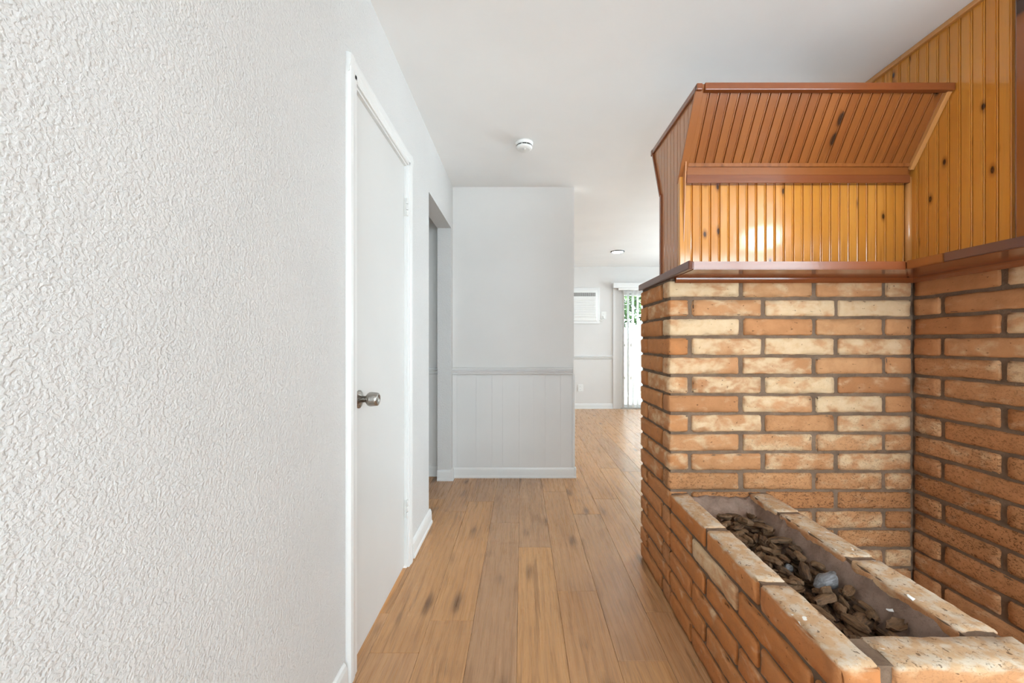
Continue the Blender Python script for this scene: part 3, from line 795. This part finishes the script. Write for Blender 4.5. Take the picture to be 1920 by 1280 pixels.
# everything loose in the trough is let down onto what lies below it: a height field of the
# mortar and of the pieces already laid, so that pieces rest on each other
HC, HX0, HY0 = .0022, .70, .84
HNX, HNY = int((1.01-HX0)/HC), int((1.72-HY0)/HC)
HF = np.zeros((HNX, HNY))
for i in range(HNX):
    for j in range(HNY):
        px_, py_ = HX0+(i+.5)*HC, HY0+(j+.5)*HC
        HF[i, j] = ztop+.0025 if (px_ < DX+W+.005 or px_ > IX0-.005 or py_ < PY0+W+.011) else trough_h(px_, py_)+.0008
def grow(A):
    B_ = A.copy()
    for dx in (-1, 0, 1):
        for dy in (-1, 0, 1): B_ = np.maximum(B_, np.roll(np.roll(A, dx, 0), dy, 1))
    return B_
HG = grow(HF)
pcache = {}
def surf_points(me):
    """points spread densely over a mesh"""
    if me.name not in pcache:
        me.calc_loop_triangles(); co = np.array([v.co[:] for v in me.vertices]); pts = []
        k = 5
        w_ = np.array([(p/k, q/k, 1-(p+q)/k) for p in range(k+1) for q in range(k+1-p)])
        for t in me.loop_triangles: pts.append(w_ @ co[list(t.vertices)])
        pcache[me.name] = np.concatenate(pts)
    return pcache[me.name]
def footprint(me, x, y, R3):
    p = surf_points(me) @ np.array(R3.to_3x3()).T
    ci = ((p[:, 0]+x-HX0)/HC).astype(int); cj = ((p[:, 1]+y-HY0)/HC).astype(int)
    if ci.min() < 1 or cj.min() < 1 or ci.max() >= HNX-1 or cj.max() >= HNY-1: return None
    flat = ci*HNY+cj; cells, inv = np.unique(flat, return_inverse=True)
    lo = np.full(len(cells), 9.); hi = np.full(len(cells), -9.)
    np.minimum.at(lo, inv, p[:, 2]); np.maximum.at(hi, inv, p[:, 2])
    return cells, lo, hi
def rest_height(fp):
    g = HG.ravel()[fp[0]]; z = float((g-fp[1]).max())
    return z, float((z+fp[1]-g).mean())          # resting height, mean gap below
def lay(fp, z):
    global HG
    np.maximum.at(HF.reshape(-1), fp[0], fp[2]+z); HG = grow(HF)
def chip_where(xx, yy):
    return ('at the planter end under the brick half wall' if yy > 1.42 else 'at the planter end beside the cap brick' if yy < 1.06
            else 'along the outer planter rim' if xx < .80 else 'along the mortar of the inner planter rim' if xx > .885 else 'down the middle of the planter')
def drop_chips(cnt, tilt):
    order = list(range(cnt)); crng.shuffle(order)
    for i in order:
        me = chips[crng.randrange(12)]; best = None
        for trial in range(60):
            yy = .91+(1.60-.91)*((i+crng.random())/cnt)+crng.uniform(-.03, .03); yy = min(max(yy, .908), 1.60); xx = crng.uniform(.742, .950)
            R3 = Matrix.Rotation(crng.uniform(0, 2*PI), 4, 'Z') @ Matrix.Rotation(crng.gauss(0, tilt), 4, 'X') @ Matrix.Rotation(crng.gauss(0, tilt*.7), 4, 'Y')
            fp = footprint(me, xx, yy, R3)
            if fp is None: continue
            z, gap = rest_height(fp); cost = float((z+fp[2]).max())+1.2*gap
            if best is None or cost < best[0]: best = (cost, xx, yy, R3, fp, z)
        _, xx, yy, R3, fp, z = best
        o = link('bark_chip', me, 'bark', None, mtx=Matrix.Translation((xx, yy, z)) @ R3); lay(fp, z)
        tag(o, 'dark brown bark chip '+chip_where(xx, yy), 'bark chip', 'bark chips '+chip_where(xx, yy))
def drop_at(name, me, x, y, R3, mat):
    fp = footprint(me, x, y, R3); z, _ = rest_height(fp); lay(fp, z)
    return link(name, me, mat, None, mtx=Matrix.Translation((x, y, z)) @ R3, smooth=name != 'paint_flake')
def lump(name, dims, xy, rot, mat, seed):
    bm = bmesh.new(); bmesh.ops.create_icosphere(bm, subdivisions=3, radius=1)
    for v in bm.verts:
        d = 1+.36*noise.noise(v.co*1.4+Vector((seed, 0, 0)))+.16*noise.noise(v.co*4+Vector((0, seed, 0)))
        v.co = Vector((v.co.x*dims[0], v.co.y*dims[1], v.co.z*dims[2]))*d
    R3 = Matrix.Rotation(rot[2], 4, 'Z') @ Matrix.Rotation(rot[1], 4, 'Y') @ Matrix.Rotation(rot[0], 4, 'X')
    return drop_at(name, fix(bm, name), xy[0], xy[1], R3, mat)
def flake(xy, rz, tilt, s, lab):
    vs_ = [(-.6, 0, 0), (.1, .28, .15), (.7, .15, .1), (.8, -.1, .05), (.2, -.2, .1), (-.2, -.5, 0)]
    bm = bmesh.new(); f = bm.faces.new([bm.verts.new(Vector(v)*s) for v in vs_])
    r = bmesh.ops.extrude_face_region(bm, geom=[f])
    for v in r['geom']:
        if isinstance(v, bmesh.types.BMVert): v.co.z += .0012
    o = drop_at('paint_flake', fix(bm, 'paint_flake'), xy[0], xy[1], Matrix.Rotation(tilt, 4, 'Y') @ Matrix.Rotation(rz, 4, 'Z'), 'flake')
    tag(o, lab, 'paint flake', 'white paint flakes')
drop_chips(105, .16)
tag(lump('wood_chunk', (.038, .021, .019), (.905, 1.175), (.5, -.25, .15), 'grey', 5), 'pale grey weathered wood chunk on the bark chips', 'wood chunk')
tag(lump('pebble', (.015, .012, .011), (.850, 1.262), (0, 0, .4), 'grey', 8), 'small rounded grey pebble among bark chips beside planter rim', 'pebble')
tag(lump('knotty_wood_piece', (.036, .026, .014), (.885, 1.025), (.2, .1, .5), 'bark', 14), 'dark oval knotty wood piece at the end of the planter', 'wood piece')
drop_chips(105, .24)
flake((.981, .998), 1.2, -.25, .016, 'white paint flake clinging to the inner planter rim')
flake((.961, 1.03), 1.9, -.8, .013, 'white paint flake lying on the planter mortar')

# ------------------------------------------------------------------ far wall: air conditioner, outlets
ac = empty('air_conditioner', (1.02, YF, 1.47)); tag(ac, 'white through-wall air conditioner with louvered front', 'air conditioner')
ax0, ax1 = .69, 1.352; az0, az1 = 1.478, 2.100
fr = .045
boxes('trim_frame', [(ax0, ax0+fr, YF-.022, YF, az0, az1), (ax1-fr, ax1, YF-.022, YF, az0, az1), (ax0+fr, ax1-fr, YF-.022, YF, az1-fr, az1), (ax0+fr, ax1-fr, YF-.022, YF, az0, az0+fr)], 'trim', ac, .003)
cx0, cx1 = ax0+fr, ax1-fr
box('case', cx0, cx1, YF-.03, YF, az0+fr, az1-fr, 'plastic', ac, .004)
vz0, vz1 = 1.950, 2.012
box('vent_grille', cx0+.02, cx1-.025, YF-.034, YF-.028, vz0, vz1, 'vent', ac)
x = cx0+.03
while x < cx1-.03:
    box('vane', x, x+.005, YF-.040, YF-.031, vz0, vz1, 'plastic', ac); x += .0165
box('front_panel', cx0+.006, cx1-.010, YF-.040, YF-.026, 1.585, 1.935, 'plastic', ac, .004)
for k in range(10):
    z = 1.60+k*.0305
    box('louver', cx0+.03, cx1-.028, YF-.049, YF-.038, z, z+.019, 'plastic', ac, .003, 1)
box('bottom_strip', cx0+.004, cx1-.010, YF-.036, YF-.024, az0+fr+.006, 1.575, 'plastic', ac, .003)

def outlet(x, z, lab):
    t = empty('wall_outlet', (x, YF, z)); tag(t, lab, 'outlet')
    box('cover_plate', x-.045, x+.045, YF-.007, YF, z-.062, z+.062, 'plastic', t, .003)
    for s in (-1, 1):
        r = lathe('receptacle', [(.017, 0), (.017, .003), (.016, .004)], frame((x, YF-.006, z+s*.024), (1, 0, 0), (0, 0, 1), (0, -1, 0)), 'plastic', t, 20)
        for sx in (-.006, .006): box('slot', x+sx-.001, x+sx+.001, YF-.0106, YF-.009, z+s*.024-.004, z+s*.024+.004, 'black', r)
    return t
outlet(1.022, .362, 'white wall outlet low between the chair rail and baseboard')
ot = outlet(1.424, 1.62, 'white wall outlet beside the air conditioner with its plug')
cp = empty('power_cord', (1.40, YF, 1.6)); tag(cp, 'white power cord hanging from air conditioner to outlet', 'cord')
box('plug', 1.408, 1.440, YF-.035, YF-.009, 1.572, 1.608, 'plastic', cp, .004)
tube('cable', [(1.353, YF-.016, 1.545), (1.365, YF-.03, 1.52), (1.395, YF-.026, 1.525), (1.418, YF-.024, 1.55), (1.424, YF-.024, 1.575)], .006, 'plastic', cp)

# ------------------------------------------------------------------ sliding door, blinds
sdr = empty('door_2', (SX0, YF, 0)); tag(sdr, kind='structure')
boxes('casing', [(1.585, SX0+.004, YF-.020, YF, 0, SZ), (SX1-.004, SX1+.11, YF-.020, YF, 0, SZ), (1.585, SX1+.11, YF-.020, YF, SZ-.004, SZ+.08)], 'trim', sdr, .003)
boxes('door_frame', [(SX0, SX0+.03, YF, YF+.12, 0, SZ), (SX1-.03, SX1, YF, YF+.12, 0, SZ), (SX0+.03, SX1-.03, YF, YF+.12, SZ-.04, SZ), (SX0+.03, SX1-.03, YF, YF+.12, 0, .02)], 'trim', sdr)
mid = (SX0+SX1)/2
for a, b_, yy in ((SX0+.03, mid+.02, YF+.075), (mid-.02, SX1-.03, YF+.045)):
    f = boxes('sash', [(a, a+.035, yy, yy+.025, .02, SZ-.04), (b_-.035, b_, yy, yy+.025, .02, SZ-.04), (a+.035, b_-.035, yy, yy+.025, .02, .06), (a+.035, b_-.035, yy, yy+.025, SZ-.075, SZ-.04)], 'trim', sdr)
    box('pane', a+.033, b_-.033, yy+.010, yy+.015, .058, SZ-.073, 'glass', f)
box('threshold', SX0, SX1, YF-.02, YF+.12, -.006, .016, 'nickel', sdr, .003)
vb = empty('vertical_blinds', (SX0, YF-.06, 2.1)); tag(vb, 'white vertical blinds with open vanes over the sliding glass door', 'blinds')
box('valance', 1.572, SX1+.08, YF-.115, YF-.020, 2.085, 2.170, 'trim', vb, .004)
box('head_rail', SX0-.05, SX1+.05, YF-.085, YF-.045, 2.05, 2.088, 'plastic', vb)
vm = None
x = SX0+.035
while x < SX0+.75:
    if vm is None:
        bm = bmesh.new(); bm_box(bm, -.044, .044, -.0008, .0008, .0, 2.02); 
        vm = fix(bm, 'vane')
    link('vane', vm, 'blind', vb, mtx=Matrix.Translation((x, YF-.065, .035)) @ Matrix.Rotation(PI/2+.16+random.uniform(-.06, .06), 4, 'Z'))
    x += .083

# ------------------------------------------------------------------ outdoors
pa = box('patio', -4, 9, YF+.12, 16, -.12, -.03, 'concrete'); tag(pa, kind='structure')
fc = empty('board_fence', (1, 9.6, -.03)); tag(fc, 'weathered grey board fence beyond the patio', 'fence')
fb = None
for k in range(40):
    x = .9+k*.152
    if fb is None: bm = bmesh.new(); bm_box(bm, -.07, .07, -.01, .01, 0, 1.28, .004, 1); fb = fix(bm, 'fence_board')
    link('fence_board', fb, 'fence', fc, (x, 9.6, -.03))
for z in (.25, 1.05): box('rail', .8, 7.0, 9.61, 9.65, z, z+.08, 'fence', fc)
def tree(x, y, r, zc, rr, lab, seed):
    t = empty('tree', (x, y, -.03)); tag(t, lab, 'tree', 'trees behind the fence')
    rg = random.Random(seed)
    tube('trunk', [(x, y, -.05), (x+.03, y, .8), (x-.02, y+.02, 1.6), (x+.05, y, zc)], r, 'trunk', t, 10)
    vs_, fs = [], []
    for i in range(5200):
        d = Vector((rg.gauss(0, 1), rg.gauss(0, 1), rg.gauss(0, 1))).normalized()*rr*rg.uniform(.35, 1)**.6
        c = Vector((x, y, zc))+Vector((d.x, d.y*.6, d.z*.85))
        if c.z < .9: continue
        a = Vector((rg.uniform(-1, 1), rg.uniform(-1, 1), rg.uniform(-1, 1))).normalized(); b_ = a.orthogonal().normalized()*.035; a = a*.075
        k = len(vs_); vs_ += [c-a, c-b_, c+a, c+b_]; fs.append((k, k+1, k+2, k+3))
    fo = link('foliage', mesh('foliage', vs_, fs), 'leaf', t); fo['kind'] = 'stuff'
tree(2.35, 10.05, .085, 2.75, 1.45, 'leafy green tree with dark trunk behind the grey fence', 1)
tree(5.4, 10.7, .10, 2.7, 1.5, 'broad leafy green tree further along behind the grey fence', 2)
tree(-.9, 11.0, .10, 2.9, 1.5, 'tall leafy green tree at the end of the grey fence', 3)
